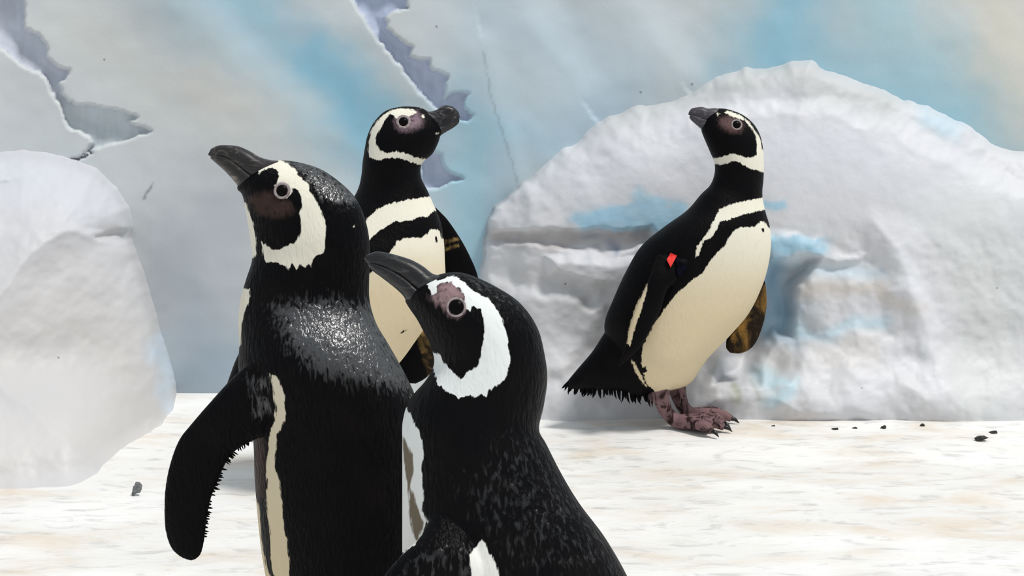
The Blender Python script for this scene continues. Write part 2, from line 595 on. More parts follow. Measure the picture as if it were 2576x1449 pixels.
# inner crest line of the dome, ledges, hollow and lower blocks
bump_poly([(1290, 480), (1500, 330), (1690, 275), (1850, 250), (2060, 248), (2170, 275), (2280, 300), (2330, 340), (2480, 420), (2640, 470), (2700, 1200), (1290, 1200)], 0.016, -10, 50)
bump_poly([(1210, 590), (1380, 575), (1480, 582), (1640, 570), (1660, 610), (1520, 640), (1370, 615), (1215, 622)], -0.022)
bump_poly([(1360, 640), (1480, 638), (1600, 650), (1650, 690), (1640, 750), (1500, 725), (1380, 690)], 0.026, -6, 22)
bump_poly([(1215, 700), (1400, 720), (1520, 760), (1500, 860), (1430, 960), (1215, 990)], 0.018, -12, 40)
bump_poly([(1930, 655), (2060, 650), (2040, 690), (2005, 740), (2000, 850), (1960, 850), (1920, 900), (1900, 960), (1800, 960), (1880, 800)], -0.06, -14, 40)
bump_poly([(2010, 690), (2160, 680), (2300, 700), (2340, 800), (2360, 900), (2200, 880), (2020, 860)], 0.014, -25, 40)
bump_poly([(1920, 590), (2050, 595), (2090, 632), (2180, 640), (2150, 660), (1930, 662)], 0.014, -12, 26)
bump_poly([(1985, 880), (2160, 830), (2280, 870), (2330, 1000), (2200, 1060), (2000, 1050), (1960, 960)], 0.022, -30, 50)
bump_poly([(2200, 560), (2290, 600), (2350, 750), (2420, 960), (2440, 1040), (2300, 1040), (2300, 900), (2250, 720)], 0.022, -55, 60, 4)
bump_poly([(1780, 930), (1900, 900), (1990, 950), (2000, 1040), (1780, 1030)], 0.02, -16, 40)
pro += 0.018 * sstep(240, 600, P[:, 1]) * sstep(0, 150, d)
face = YW - 0.010 - pro
slope = sstep(840, 1060, P[:, 1]) * 0.08
face -= slope
yf = yfloor(P[:, 1], -0.022)
k = 0.07
face = np.minimum(face, YW + 0.03)
hmix = np.clip(0.5 + 0.5 * (yf - face) / k, 0, 1)
Yv = yf * (1 - hmix) + face * hmix - k * hmix * (1 - hmix)
keep = (d > -16) & (face - 0.075 < yf)
me, used = grid_mesh('ice_mound', PX, PY, Yv.reshape(PX.shape), keep.reshape(PX.shape))
colr = paint(P, (206, 207, 211), [
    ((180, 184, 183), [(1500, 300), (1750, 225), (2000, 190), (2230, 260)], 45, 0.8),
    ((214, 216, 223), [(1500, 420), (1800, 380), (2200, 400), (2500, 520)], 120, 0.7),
    ((206, 206, 208), [(1230, 650), (1300, 800), (1330, 950)], 70, 0.7),
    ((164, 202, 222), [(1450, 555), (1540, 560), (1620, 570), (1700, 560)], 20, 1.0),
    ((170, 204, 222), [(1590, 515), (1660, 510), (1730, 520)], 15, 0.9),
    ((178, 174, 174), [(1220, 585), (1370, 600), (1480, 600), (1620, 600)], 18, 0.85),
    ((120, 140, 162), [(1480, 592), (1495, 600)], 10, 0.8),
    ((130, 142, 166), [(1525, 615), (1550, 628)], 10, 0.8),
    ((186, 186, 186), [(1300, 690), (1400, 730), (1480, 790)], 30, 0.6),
    ((150, 194, 216), [(1930, 515), (1975, 512)], 14, 0.8),
    ((146, 190, 212), [(1930, 610), (2000, 615), (2060, 612)], 22, 0.95),
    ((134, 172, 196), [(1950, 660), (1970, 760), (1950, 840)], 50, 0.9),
    ((188, 208, 220), [(2000, 665), (2120, 670), (2230, 690)], 20, 0.7),
    ((200, 192, 184), [(2050, 720), (2200, 720), (2300, 780)], 28, 0.75),
    ((178, 206, 220), [(1950, 830), (2080, 830), (2200, 825)], 22, 0.75),
    ((208, 204, 202), [(2050, 890), (2200, 880)], 40, 0.7),
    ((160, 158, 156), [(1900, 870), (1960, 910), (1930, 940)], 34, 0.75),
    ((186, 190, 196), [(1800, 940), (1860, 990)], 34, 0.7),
    ((168, 204, 218), [(1910, 960), (1970, 975), (1940, 1005)], 24, 0.7),
    ((132, 136, 104), [(1845, 985), (1850, 1018)], 9, 0.6),
    ((140, 140, 134), [(1880, 970), (1905, 1000)], 7, 0.5),
    ((206, 208, 207), [(2450, 560), (2500, 800), (2480, 980)], 120, 0.8),
    ((218, 220, 226), [(2270, 640), (2330, 800), (2360, 980)], 40, 0.6),
    ((172, 206, 222), [(2330, 290), (2400, 330)], 26, 0.6),
])
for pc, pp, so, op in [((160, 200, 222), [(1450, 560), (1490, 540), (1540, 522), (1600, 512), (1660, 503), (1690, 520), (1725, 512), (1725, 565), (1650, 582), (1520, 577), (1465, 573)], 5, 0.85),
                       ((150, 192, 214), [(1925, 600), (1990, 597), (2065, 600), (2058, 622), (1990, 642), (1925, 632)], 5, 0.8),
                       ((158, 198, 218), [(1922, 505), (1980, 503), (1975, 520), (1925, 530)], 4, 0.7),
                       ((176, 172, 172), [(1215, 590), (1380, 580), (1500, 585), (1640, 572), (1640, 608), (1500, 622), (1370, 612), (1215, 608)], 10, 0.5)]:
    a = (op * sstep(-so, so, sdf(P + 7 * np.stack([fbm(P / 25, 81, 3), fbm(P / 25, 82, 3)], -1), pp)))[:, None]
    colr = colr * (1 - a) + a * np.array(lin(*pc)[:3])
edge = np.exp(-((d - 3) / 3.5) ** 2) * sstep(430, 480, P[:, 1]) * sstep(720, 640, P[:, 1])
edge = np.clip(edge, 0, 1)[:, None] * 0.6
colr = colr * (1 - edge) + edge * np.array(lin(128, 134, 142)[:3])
cattr(me, 'paint', np.clip(colr, 0, 1)[used])
o = link('ice_mound', me, painted_ice('painted_ice_mound', 1.3, 0.5))
tag(o, 'large rounded snow-white artificial ice mound with blue ledges against the wall', 'artificial ice')

# ---- the block of ice at the other side
blk_o = [(-800, 330), (-300, 340), (-100, 380), (0, 388), (60, 384), (130, 394), (170, 405), (240, 430), (290, 475), (322, 520), (331, 570), (326, 600),
         (345, 650), (370, 720), (395, 800), (415, 870), (435, 930), (444, 965), (446, 1010), (452, 1060), (470, 1400), (-800, 1400)]
x = np.arange(-780, 480, 5.0); y = np.arange(320, 1400, 5.0)
PX, PY = np.meshgrid(x, y)
P = np.stack([PX.ravel(), PY.ravel()], -1)
wig = P + 3 * np.stack([fbm(P / 40, 25, 3), fbm(P / 40, 26, 3)], -1)
d = sdf(wig, blk_o)
pro = 0.09 * np.tanh(d / 9) + 0.26 * (1 - np.exp(-np.maximum(d, 0) / 110)) + 0.16 * sstep(100, 700, d)
pro += 0.014 * fbm(P / 300, 35, 2) * sstep(0, 90, d) + 0.0012 * fbm(P / 50, 36, 3)
bump_poly([(230, 590), (330, 575), (345, 605), (300, 612), (240, 606)], -0.02, -4, 10, 4)
bump_poly([(-1000, 560), (-200, 570), (0, 575), (150, 560), (300, 590), (345, 640), (400, 900), (400, 1300), (-1000, 1300)], 0.02, -6, 20, 8)
bump_poly([(-1000, 470), (0, 455), (120, 425), (60, 440), (0, 470), (-1000, 490)], -0.012, -4, 10, 6)
bump_poly([(395, 780), (450, 780), (470, 1100), (405, 1060), (400, 900)], -0.03, -6, 18, 4)
face = 2.97 - pro - 0.32 * sstep(850, 1250, P[:, 1]) ** 1.2 * sstep(470, 150, P[:, 0])
yf = yfloor(P[:, 1], -0.022)
k = 0.16
face = np.minimum(face, YW + 0.03)
hmix = np.clip(0.5 + 0.5 * (yf - face) / k, 0, 1)
Yv = yf * (1 - hmix) + face * hmix - k * hmix * (1 - hmix)
keep = (d > -16) & (face - 0.17 < yf)
me, used = grid_mesh('ice_block', PX, PY, Yv.reshape(PX.shape), keep.reshape(PX.shape))
colr = paint(P, (196, 196, 199), [
    ((200, 203, 211), [(0, 430), (160, 450), (280, 520)], 80, 0.8),
    ((190, 186, 182), [(0, 880), (150, 830), (300, 900)], 150, 0.6),
    ((200, 198, 196), [(270, 600), (320, 592)], 12, 0.5),
    ((190, 206, 220), [(400, 850), (425, 960), (425, 1040)], 18, 0.8),
    ((206, 202, 198), [(0, 1150), (200, 1100), (380, 1080)], 90, 0.6),
])
cattr(me, 'paint', np.clip(colr, 0, 1)[used])
o = link('ice_block', me, painted_ice('painted_ice_block', 1.0, 0.5))
tag(o, 'smooth white artificial ice block with a blue edge sloping onto the floor', 'artificial ice')

# ------------------------------------------------------------------ penguins
EYE = plain('eye_dark', (9, 7, 7), 0.25, 0.06, (14, 10, 9))
LID = plain('eyelid_skin', (158, 146, 146), 0.6, 0.3, (120, 106, 106), 300)
CLAW = plain('claw_horn', (22, 19, 19), 0.35, 0.4)


def foot(ankle, heel, toes, r=0.011):
    """foot on the floor: instep and three toes with a web; returns parts and claw tips"""
    parts = []; tips = []
    heel = np.array(heel)
    T = [np.array(t) for t in toes]
    for t in T:
        mid = heel * 0.45 + t * 0.55; mid[2] = heel[2] + 0.004
        kn = heel * 0.2 + t * 0.8; kn[2] = heel[2] + 0.003
        parts.append(tube([heel, mid, kn, t], [r * 1.15, r * 0.95, r * 0.85, r * 0.55], seg=14))
        dirv = (t - mid) / np.linalg.norm(t - mid)
        tips.append((t, dirv))
    for a, b in zip(T[:-1], T[1:]):
        m = (a + b) / 2 * 0.82 + heel * 0.18
        parts.append(tube([heel, heel * 0.4 + m * 0.6, m], [r * 1.2, r * 1.6, r * 1.2], seg=16, flat=0.38))
    return parts, tips


def penguin(label, Yc, root_px, body, lofts, world_parts, bill, gape, marks, eye, mat, hornmat, voxel, far_marks=None, spikes=(), claws=(), hornrot=0.0,
            cream_rng=(600, 700), smooth=6):
    base = at(root_px[0], root_px[1], Yc); base[2] = 0
    root = bpy.data.objects.new('penguin', None); COL.objects.link(root)
    root.empty_display_size = 0.05; root.location = base
    tag(root, label, 'penguin', 'penguins in the ice enclosure')
    parts = [loft(body, Yc, 8, 56)] + [loft(s, yc, 8, 40, e) for s, yc, e in lofts] + list(world_parts)
    me = fuse(parts, voxel, smooth)
    V = coords(me)
    bvh = BVHTree.FromPolygons([Vector(v) for v in V], [tuple(p.vertices) for p in me.polygons])
    # feather tips as part of the same mesh
    sp = []
    for (ax, ay), (bx, by), n, ln, r, dirx, yo in spikes:
        for i in range(n):
            t = (i + random.random()) / n
            p0 = (ax + (bx - ax) * t, ay + (by - ay) * t)
            l = ln * random.uniform(0.5, 1.15)
            Y = Yc + (yo + random.uniform(-8, 8)) * Yc / F
            q0 = at(p0[0] - dirx[0] * l * 0.7, p0[1] - dirx[1] * l * 0.7, Y)
            j = random.uniform(-0.25, 0.25)
            q1 = at(p0[0] + (dirx[0] + j) * l * 0.5, p0[1] + dirx[1] * l * 0.5, Y)
            q2 = at(p0[0] + (dirx[0] + j * 1.3) * l, p0[1] + dirx[1] * l, Y)
            rr = r * random.uniform(0.7, 1.2) * Yc / F
            sp.append(tube([q0, q1, q2], [rr, rr * 0.7, rr * 0.05], 3, 6))
    if sp:
        sv, sf = join(sp)
        bm = bmesh.new(); bm.from_mesh(me)
        vs = [bm.verts.new(v) for v in sv]
        for f in sf:
            bm.faces.new([vs[k] for k in f]).smooth = True
        bm.to_mesh(me); bm.free()
        V = coords(me)
    PP = project(V)
    nr = np.empty(len(me.vertices) * 3, np.float32); me.vertices.foreach_get('normal', nr); nr = nr.reshape(-1, 3)
    view = V - np.array([0, 0, CAMH])
    far = (nr * view).sum(1) > 0.0
    wm = sdfs(PP, marks['white'])
    if far_marks is not None:
        near_head = PP[:, 1] < far_marks[0]
        wf = sdfs(PP, far_marks[1])
        wm = np.where(far & ~near_head, wf, wm)
    back_fl = (V[:, 1] > Yc + 62 * Yc / F) & ~far     # near faces of the far flipper stay dark
    wm = np.where(back_fl, -30.0, wm)
    if 'black' in marks:
        wm = np.minimum(wm, -sdfs(PP, marks['black']))
    fattr(me, 'm_white', wm)
    for k in ('skin', 'brown', 'leg'):
        fattr(me, 'm_' + k, sdfs(PP, marks[k]) if k in marks else np.full(len(V), -60.0))
    oc = sdfs(PP, marks.get('ochre', []))
    fattr(me, 'm_ochre', np.where(V[:, 1] > Yc + 50 * Yc / F, oc, -60.0))
    gls = np.zeros(len(V))
    for poly, wd, st in marks.get('gloss', []):
        gls = np.maximum(gls, st * sstep(-wd, wd, sdf(PP, poly)))
    fattr(me, 'm_gloss', gls)
    fattr(me, 'm_cream', sstep(cream_rng[0], cream_rng[1], PP[:, 1]))
    co = (V - base).astype(np.float32)
    me.vertices.foreach_set('co', co.ravel()); me.update()
    link('body', me, mat, root)
    # bill: upper and lower half
    B = [tuple(s) for s in bill]
    up, lo = [], []
    nst = len(B)
    for i, s in enumerate(B):
        lx, ly, rx, ry, b = s[:5]
        g = gape[i]
        ux, uy = lx + (rx - lx) * max(g - 0.04, 0), ly + (ry - ly) * max(g - 0.04, 0)
        wx, wy = lx + (rx - lx) * (g + 0.2), ly + (ry - ly) * (g + 0.2)
        up.append((ux, uy, rx, ry, b))
        if i < nst - 1:
            lo.append((lx, ly, wx, wy, b * 0.9))
    for nm, stt in (('upper_bill', up), ('lower_bill', lo)):
        v, f = loft(stt, Yc, 8, 40, 2.4 if nm == 'upper_bill' else 2.0)
        ob = link(nm, new_mesh(nm, v - base, f), hornmat, root)
    # eyes on both sides of the head
    ex, ey, er, rr = eye
    camp = Vector((0, 0, CAMH))
    dv = Vector(at(ex, ey, Yc)) - camp
    dv.normalize()
    hits = []
    h = bvh.ray_cast(camp, dv)
    if h[0] is not None: hits.append((h[0], h[1], -dv))
    far_o = camp + dv * (Yc * 1.5)
    h = bvh.ray_cast(far_o, -dv)
    if h[0] is not None: hits.append((h[0], h[1], dv))
    for loc, nrm, toward in hits:
        if nrm.dot(toward) < 0: nrm = -nrm
        nrm = (nrm * 0.6 + toward * 0.4).normalized()
        R = nrm.to_track_quat('Z', 'Y').to_matrix()
        e = er * Yc / F; t = rr * Yc / F
        th = np.linspace(0, 2 * math.pi, 28, endpoint=False)
        rings = []
        for a in np.linspace(math.pi * 0.03, math.pi * 0.97, 14):
            rings.append(np.stack([e * 1.12 * math.sin(a) * np.cos(th), e * 1.12 * math.sin(a) * np.sin(th), np.full(28, e * 0.62 * math.cos(a))], -1))
        v, f = rings_to_mesh(np.array(rings))
        M = np.array(R)
        v = v @ M.T + np.array(loc) - base
        eo = link('eye', new_mesh('eye', v, f), EYE, root)
        rings = []
        rm = (e + t) / 2; rt = (t - e) / 2 * 1.05
        ph = np.linspace(0, 2 * math.pi, 12, endpoint=False)
        vv = []; ff = []
        for i, a in enumerate(np.linspace(0, 2 * math.pi, 36, endpoint=False)):
            for b in ph:
                rad = rm + rt * math.cos(b)
                vv.append((rad * math.cos(a), rad * math.sin(a), rt * 0.75 * math.sin(b) + e * 0.1))
        for i in range(36):
            for j in range(12):
                ff.append((i * 12 + j, ((i + 1) % 36) * 12 + j, ((i + 1) % 36) * 12 + (j + 1) % 12, i * 12 + (j + 1) % 12))
        vv = np.array(vv) @ M.T + np.array(loc) - base
        link('eye_ring', new_mesh('eye_ring', vv, ff), LID, eo)
    for tip, dirv in claws:
        p = tip
        v, f = tube([p - dirv * 0.006, p + dirv * 0.006 + np.array([0, 0, 0.001]), p + dirv * 0.016 - np.array([0, 0, 0.0045])], [0.0046, 0.004, 0.0006], 4, 10)
        link('claw', new_mesh('claw', v - base, f), CLAW, root)
    return root, bvh, base


# ---------- the penguin standing alone in profile
YD = float(yfloor(1071))
D_body = [(1640, 992, 1722, 974, 30), (1605, 975, 1745, 955, 70), (1572, 935, 1778, 905, 100), (1538, 880, 1835, 846, 112), (1520, 818, 1884, 788, 118),
          (1546, 745, 1917, 721, 120), (1578, 676, 1933, 667, 119), (1615, 617, 1940, 615, 114), (1670, 571, 1937, 572, 104), (1727, 530, 1927, 537, 86),
          (1763, 489, 1920, 507, 70), (1786, 466, 1918, 482, 62), (1797, 438, 1921, 449, 60), (1797, 410, 1922, 414, 61), (1785, 380, 1920, 376, 62),
          (1772, 350, 1913, 342, 60), (1766, 335, 1897, 313, 54), (1764, 328, 1869, 289, 45), (1764, 324, 1832, 275, 34), (1766, 320, 1804, 273, 24),
          (1768, 312, 1788, 280, 10)]
D_nf = [(1655, 640, 1735, 660, 14, -108), (1636, 690, 1704, 705, 18, -122), (1616, 740, 1680, 728, 16, -128), (1597, 785, 1660, 784, 14, -130), (1583, 830, 1638, 830, 12, -128),
        (1572, 872, 1612, 872, 10, -122), (1562, 902, 1585, 900, 8, -116), (1553, 922, 1558, 924, 4, -112)]
D_ff = [(1860, 660, 1900, 640, 14, 95), (1866, 720, 1922, 700, 14, 104), (1850, 770, 1929, 745, 13, 110), (1836, 810, 1925, 797, 12, 110), (1828, 848, 1908, 850, 11, 106),
        (1826, 874, 1888, 878, 9, 102), (1836, 888, 1862, 890, 5, 100)]
D_tail = [(1560, 780, 1660, 950, 70), (1520, 838, 1640, 985, 66), (1490, 884, 1612, 998, 56), (1456, 924, 1570, 985, 44), (1432, 953, 1505, 980, 30), (1419, 972, 1440, 979, 10)]
pxD = YD / F
n_h = at(1702, 1066, yfloor(1076)); n_h[2] = 0.012
f_h = at(1735, 1050, yfloor(1058)); f_h[2] = 0.012


def ft(px, py, z=0.008):
    p = at(px, py, yfloor(py, z)); p[2] = z
    return p


nf_parts, nf_tips = foot(None, n_h, [ft(1792, 1086), ft(1822, 1075), ft(1806, 1064)], 0.0125)
ff_parts, ff_tips = foot(None, f_h, [ft(1822, 1066), ft(1840, 1054), ft(1822, 1046)], 0.0125)
leg_n = tube([at(1662, 965, YD - 0.03), at(1663, 1000, YD - 0.03), at(1676, 1035, n_h[1]), n_h], [0.020, 0.0165, 0.0135, 0.014], seg=20)
leg_f = tube([at(1700, 955, YD + 0.03), at(1706, 990, YD + 0.03), at(1717, 1020, f_h[1]), f_h], [0.020, 0.0165, 0.0135, 0.014], seg=20)
D_marks = dict(
    white=[
        [(1824, 283), (1829, 278), (1846, 283), (1866, 292), (1885, 308), (1899, 327), (1911, 345), (1917, 374), (1935, 400), (1935, 434), (1914, 432), (1904, 428),
         (1887, 424), (1875, 418), (1862, 409), (1846, 405), (1833, 410), (1815, 415), (1804, 413), (1790, 412), (1780, 396), (1804, 398), (1821, 393), (1841, 386),
         (1862, 391), (1885, 397), (1903, 391), (1904, 358), (1899, 337), (1887, 318), (1873, 303), (1860, 300), (1846, 295), (1835, 288)],
        [(1935, 496), (1920, 497), (1878, 504), (1835, 515), (1809, 528), (1796, 554), (1778, 589), (1754, 619), (1748, 650), (1757, 643), (1770, 606), (1791, 597),
         (1804, 576), (1809, 558), (1835, 552), (1865, 541), (1900, 532), (1935, 527)],
        [(1913, 558), (1922, 556), (1933, 572), (1965, 590), (1965, 660), (1930, 750), (1880, 840), (1790, 930), (1740, 995), (1650, 990), (1643, 980), (1626, 967), (1613, 915),
         (1617, 871), (1643, 819), (1670, 780), (1700, 741), (1735, 710), (1770, 684), (1791, 650), (1822, 619), (1843, 584), (1861, 571), (1896, 571)],
        [(1628, 713), (1627, 732), (1614, 776), (1598, 823), (1584, 871), (1577, 863), (1583, 819), (1600, 767), (1617, 737)],
        [(1587, 904), (1594, 908), (1611, 941), (1628, 976), (1617, 965), (1600, 939)],
        [(1802, 286), (1807, 283), (1811, 287), (1806, 293)],
    ],
    black=[[(1613, 925), (1624, 922), (1628, 934), (1618, 940)], [(1915, 575), (1922, 573), (1924, 583), (1918, 584)]],
    skin=[[(1812, 300), (1836, 293), (1848, 300), (1862, 304), (1868, 316), (1862, 330), (1845, 331), (1826, 324), (1814, 316)]],
    ochre=[[(1917, 716), (1940, 716), (1940, 800), (1920, 860), (1870, 900), (1822, 900), (1822, 870), (1842, 842), (1880, 794)]],
    leg=[[(1630, 990), (1648, 985), (1678, 979), (1690, 982), (1728, 971), (1745, 980), (1765, 1020), (1870, 1020), (1870, 1110), (1650, 1110)]],
)
matD = plumage('plumage_alone', 4.5, 1.3, gloss=0.5, bump=0.35, spec=0.06)
hornD = horn('bill_alone', (62, 58, 63), (122, 116, 124), 0.45)
D_bill = [(1772, 334, 1818, 276, 24), (1764, 325, 1799, 272, 22), (1756, 318, 1781, 273, 20), (1748, 311, 1767, 269, 17), (1739, 303, 1752, 270, 14), (1734, 296, 1740, 273, 9), (1731, 290, 1733, 281, 3)]
rootD, bvhD, baseD = penguin('black and white penguin standing alone in profile with a red flipper tag', YD, (1720, 1071), D_body,
                             [(D_nf, YD, 2.2), (D_ff, YD, 2.2), (D_tail, YD, 2.0)], [leg_n, leg_f] + nf_parts + ff_parts, D_bill, [0.42, 0.42, 0.42, 0.4, 0.38, 0.3, 0.2], D_marks,
                             (1853, 314, 9.5, 14), matD, hornD, 0.0020,
                             spikes=[((1424, 972), (1500, 984), 13, 20, 4.5, (-0.3, 0.9), 0), ((1490, 976), (1600, 996), 18, 22, 4.5, (0.05, 1.0), -10), ((1590, 990), (1640, 1004), 8, 22, 5, (0.1, 1.0), -10),
                                     ((1440, 950), (1424, 968), 4, 20, 4, (-0.8, 0.7), 0)],
                             claws=nf_tips + ff_tips, cream_rng=(560, 800))


def patch(name, pts, bvh, base, Yc, off, thick, mat, parent, n=7):
    """little plate that follows the surface under four photo points"""
    a, b, c, d_ = [np.array(p, float) for p in pts]
    top = []; camp = Vector((0, 0, CAMH))
    for i in range(n):
        for j in range(n):
            s, t = i / (n - 1), j / (n - 1)
            p = (a * (1 - s) + b * s) * (1 - t) + (d_ * (1 - s) + c * s) * t
            dv = (Vector(at(p[0], p[1], Yc)) - camp).normalized()
            h = bvh.ray_cast(camp, dv)
            top.append((np.array(h[0]), np.array(dv)))
    V = [p - dv * (off + thick) for p, dv in top] + [p + dv * 0.002 for p, dv in top]
    V = np.array(V) - base
    Fc = []; N = n * n
    for i in range(n - 1):
        for j in range(n - 1):
            q = (i * n + j, i * n + j + 1, (i + 1) * n + j + 1, (i + 1) * n + j)
            Fc.append(q); Fc.append(tuple(k + N for k in q[::-1]))
    per = [i for i in range(n)] + [i * n + n - 1 for i in range(1, n)] + [(n - 1) * n + j for j in range(n - 2, -1, -1)] + [i * n for i in range(n - 2, 0, -1)]
    for i in range(len(per)):
        a_, b_ = per[i], per[(i + 1) % len(per)]
        Fc.append((a_, a_ + N, b_ + N, b_))
    return link(name, new_mesh(name, V, Fc, False), mat, parent)


t1 = patch('flipper_tag', [(1677, 653), (1687, 636), (1703, 643), (1687, 673)], bvhD, baseD, YD, 0.003, 0.004, plain('red_tag', (226, 52, 46), 0.4, 0.4), rootD)
t1['label'] = 'red flipper tag'
t2 = patch('tag_strap', [(1699, 646), (1704, 650), (1731, 676), (1706, 700)], bvhD, baseD, YD, 0.001, 0.003, plain('navy_strap', (7, 8, 22), 0.7, 0.05), rootD)
t2['label'] = 'dark navy tag strap'

# ---------- the penguin behind the two near ones
YC_ = 2.29


def c_of(px, py):
    return (1082 + 1.2 * (px - 1918), 495 + 1.235 * (py - 498))


C_body = []
for s in D_body[:8]:
    l = c_of(s[0], s[1]); r = c_of(s[2], s[3])
    C_body.append((l[0], l[1], r[0], r[1], s[4] * 1.2))
C_body[7] = (715, 640, 1119, 650, 150)
C_body[6] = (672, 714, 1118, 715, 156)
C_body[5] = (634, 799, 1088, 792, 158)
C_body[4] = (604, 890, 1049, 853, 156)
C_body[3] = (626, 967, 996, 923, 146)
C_body += [(778, 585, 1116, 600, 128), (838, 540, 1107, 553, 108), (882, 505, 1091, 515, 90), (901, 474, 1075, 478, 78), (909, 440, 1060, 447, 74), (912, 408, 1061, 413, 74),
           (917, 376, 1088, 387, 76), (924, 342, 1103, 358, 74), (940, 308, 1108, 341, 68), (968, 280, 1113, 335, 58), (1003, 269, 1114, 332, 48), (1038, 268, 1114, 328, 38),
           (1064, 273, 1112, 324, 28), (1084, 286, 1106, 316, 12)]
C_ff = [(1040, 560, 1095, 520, 16, 90), (1080, 600, 1132, 560, 16, 118), (1110, 660, 1178, 635, 15, 130), (1120, 740, 1206, 712, 14, 135), (1105, 810, 1200, 800, 13, 135),
        (1025, 848, 1160, 860, 12, 132), (985, 892, 1112, 905, 11, 128), (985, 935, 1076, 948, 9, 124), (1008, 962, 1046, 966, 5, 122)]
C_tail = [(650, 800, 780, 1040, 80), (600, 890, 740, 1070, 70), (578, 945, 690, 1090, 55), (560, 1000, 640, 1090, 40), (552, 1040, 590, 1075, 12)]
cn = at(820, 1228, yfloor(1238)); cn[2] = 0.012
cf = at(860, 1205, yfloor(1215)); cf[2] = 0.012
cp1, ct1 = foot(None, cn, [ft(915, 1250), ft(950, 1238), ft(930, 1226)], 0.0125)
cp2, ct2 = foot(None, cf, [ft(950, 1225), ft(985, 1212), ft(960, 1202)], 0.0125)
c_leg1 = tube([at(785, 1060, YC_ - 0.03), at(785, 1130, YC_ - 0.03), at(800, 1180, cn[1]), cn], [0.022, 0.0165, 0.0135, 0.014])
c_leg2 = tube([at(830, 1050, YC_ + 0.03), at(835, 1110, YC_ + 0.03), at(845, 1165, cf[1]), cf], [0.022, 0.0165, 0.0135, 0.014])
C_marks = dict(
    white=[
        [(1050, 281), (1038, 275), (1009, 272), (984, 277), (962, 291), (944, 310), (933, 332), (927, 357), (925, 383), (931, 396), (946, 403), (968, 399), (987, 397),
         (1009, 399), (1031, 407), (1050, 414), (1064, 414), (1072, 400), (1044, 397), (1025, 386), (1000, 381), (974, 384), (955, 378), (946, 364), (944, 345), (955, 326),
         (968, 303), (981, 288), (993, 292), (997, 300), (1028, 294)],
        [(1110, 494), (1084, 494), (1063, 497), (1031, 502), (1000, 507), (971, 516), (949, 526), (927, 545), (912, 575), (885, 640), (905, 640), (928, 605), (939, 592),
         (955, 580), (974, 567), (993, 557), (1025, 557), (1057, 545), (1076, 545), (1092, 530), (1115, 528)],
        [(987, 630), (1000, 605), (1019, 599), (1038, 596), (1057, 599), (1073, 589), (1082, 577), (1095, 575), (1106, 582), (1112, 600), (1140, 600), (1140, 700), (1120, 770), (1080, 850),
         (1000, 960), (920, 1060), (850, 1110), (760, 1095), (728, 1000), (760, 930), (820, 820), (900, 720), (960, 660)],
        [(1061, 291), (1066, 288), (1070, 294), (1064, 300)], [(1092, 335), (1104, 333), (1104, 337), (1096, 339)],
    ],
    black=[[(1094, 597), (1097, 593), (1100, 606), (1096, 610)], [(1008, 836), (1022, 829), (1014, 838), (1009, 840)]],
    skin=[[(995, 300), (1028, 292), (1050, 281), (1062, 298), (1058, 318), (1038, 326), (1016, 330), (998, 320)]],
    ochre=[[(1061, 820), (1090, 870), (1098, 904), (1090, 930), (1076, 948), (1066, 915), (1050, 855)],
           [(1117, 604), (1146, 597), (1154, 604), (1120, 616)], [(1117, 623), (1150, 613), (1156, 619), (1120, 632)]],
    leg=[[(700, 1105), (1050, 1105), (1050, 1300), (700, 1300)]],
)
matC = plumage('plumage_behind', 5.5, 1.1, gloss=0.5, bump=0.35, spec=0.06, skin=(128, 108, 116), yellow=(150, 124, 76))
hornC = horn('bill_behind', (18, 17, 19), (96, 94, 98), 0.35)
C_bill = [(1052, 268, 1106, 346, 26), (1078, 280, 1110, 340, 25), (1098, 276, 1124, 331, 22), (1116, 265, 1138, 323, 19), (1138, 268, 1150, 314, 15), (1152, 280, 1156, 306, 9), (1157, 291, 1158, 300, 3)]
# the left photo point is the ridge of this bill: swap so that the chin comes first
C_bill = [(s[2], s[3], s[0], s[1], s[4]) for s in C_bill]
penguin('penguin with raised dark bill and cream belly behind the two close penguins', YC_, (850, 1230), C_body, [(C_ff, YC_, 2.2), (C_tail, YC_, 2.0)],
        [c_leg1, c_leg2] + cp1 + cp2, C_bill, [0.42, 0.42, 0.42, 0.42, 0.42, 0.42, 0.4], C_marks, (1015, 307, 11, 18), matC, hornC, 0.0020, claws=ct1 + ct2, cream_rng=(560, 760))

# ---------- the near penguin with its flipper held out
YA = 1.56
A_body = [(815, 1700, 915, 1700, 40), (735, 1650, 1010, 1650, 110), (692, 1560, 1070, 1560, 165), (668, 1450, 1092, 1450, 186), (653, 1350, 1094, 1350, 192), (641, 1212, 1086, 1230, 190),
          (636, 1100, 1070, 1110, 184), (618, 1010, 1050, 1010, 192), (600, 930, 1016, 935, 188), (602, 862, 975, 862, 168), (600, 806, 946, 812, 138), (605, 752, 930, 755, 114),
          (619, 702, 929, 705, 112), (634, 652, 931, 645, 114), (629, 600, 928, 592, 116), (621, 548, 917, 546, 112), (615, 512, 898, 504, 106), (610, 493, 868, 469, 98), (606, 484, 812, 428, 86),
          (599, 480, 755, 409, 74), (596, 474, 706, 403, 60), (598, 466, 676, 410, 44), (612, 456, 650, 424, 14)]
A_fl = [(640, 900, 720, 960, 30, -90), (585, 950, 690, 1050, 42, -92), (530, 1010, 676, 1090, 36, -92), (484, 1063, 640, 1107, 28, -90), (450, 1107, 594, 1133, 24, -88), (428, 1165, 567, 1168, 22, -84),
        (416, 1223, 547, 1215, 20, -80), (413, 1275, 531, 1255, 18, -76), (416, 1335, 520, 1312, 16, -72), (430, 1378, 514, 1362, 12, -70), (455, 1402, 505, 1396, 8, -68), (479, 1411, 488, 1410, 3, -67)]
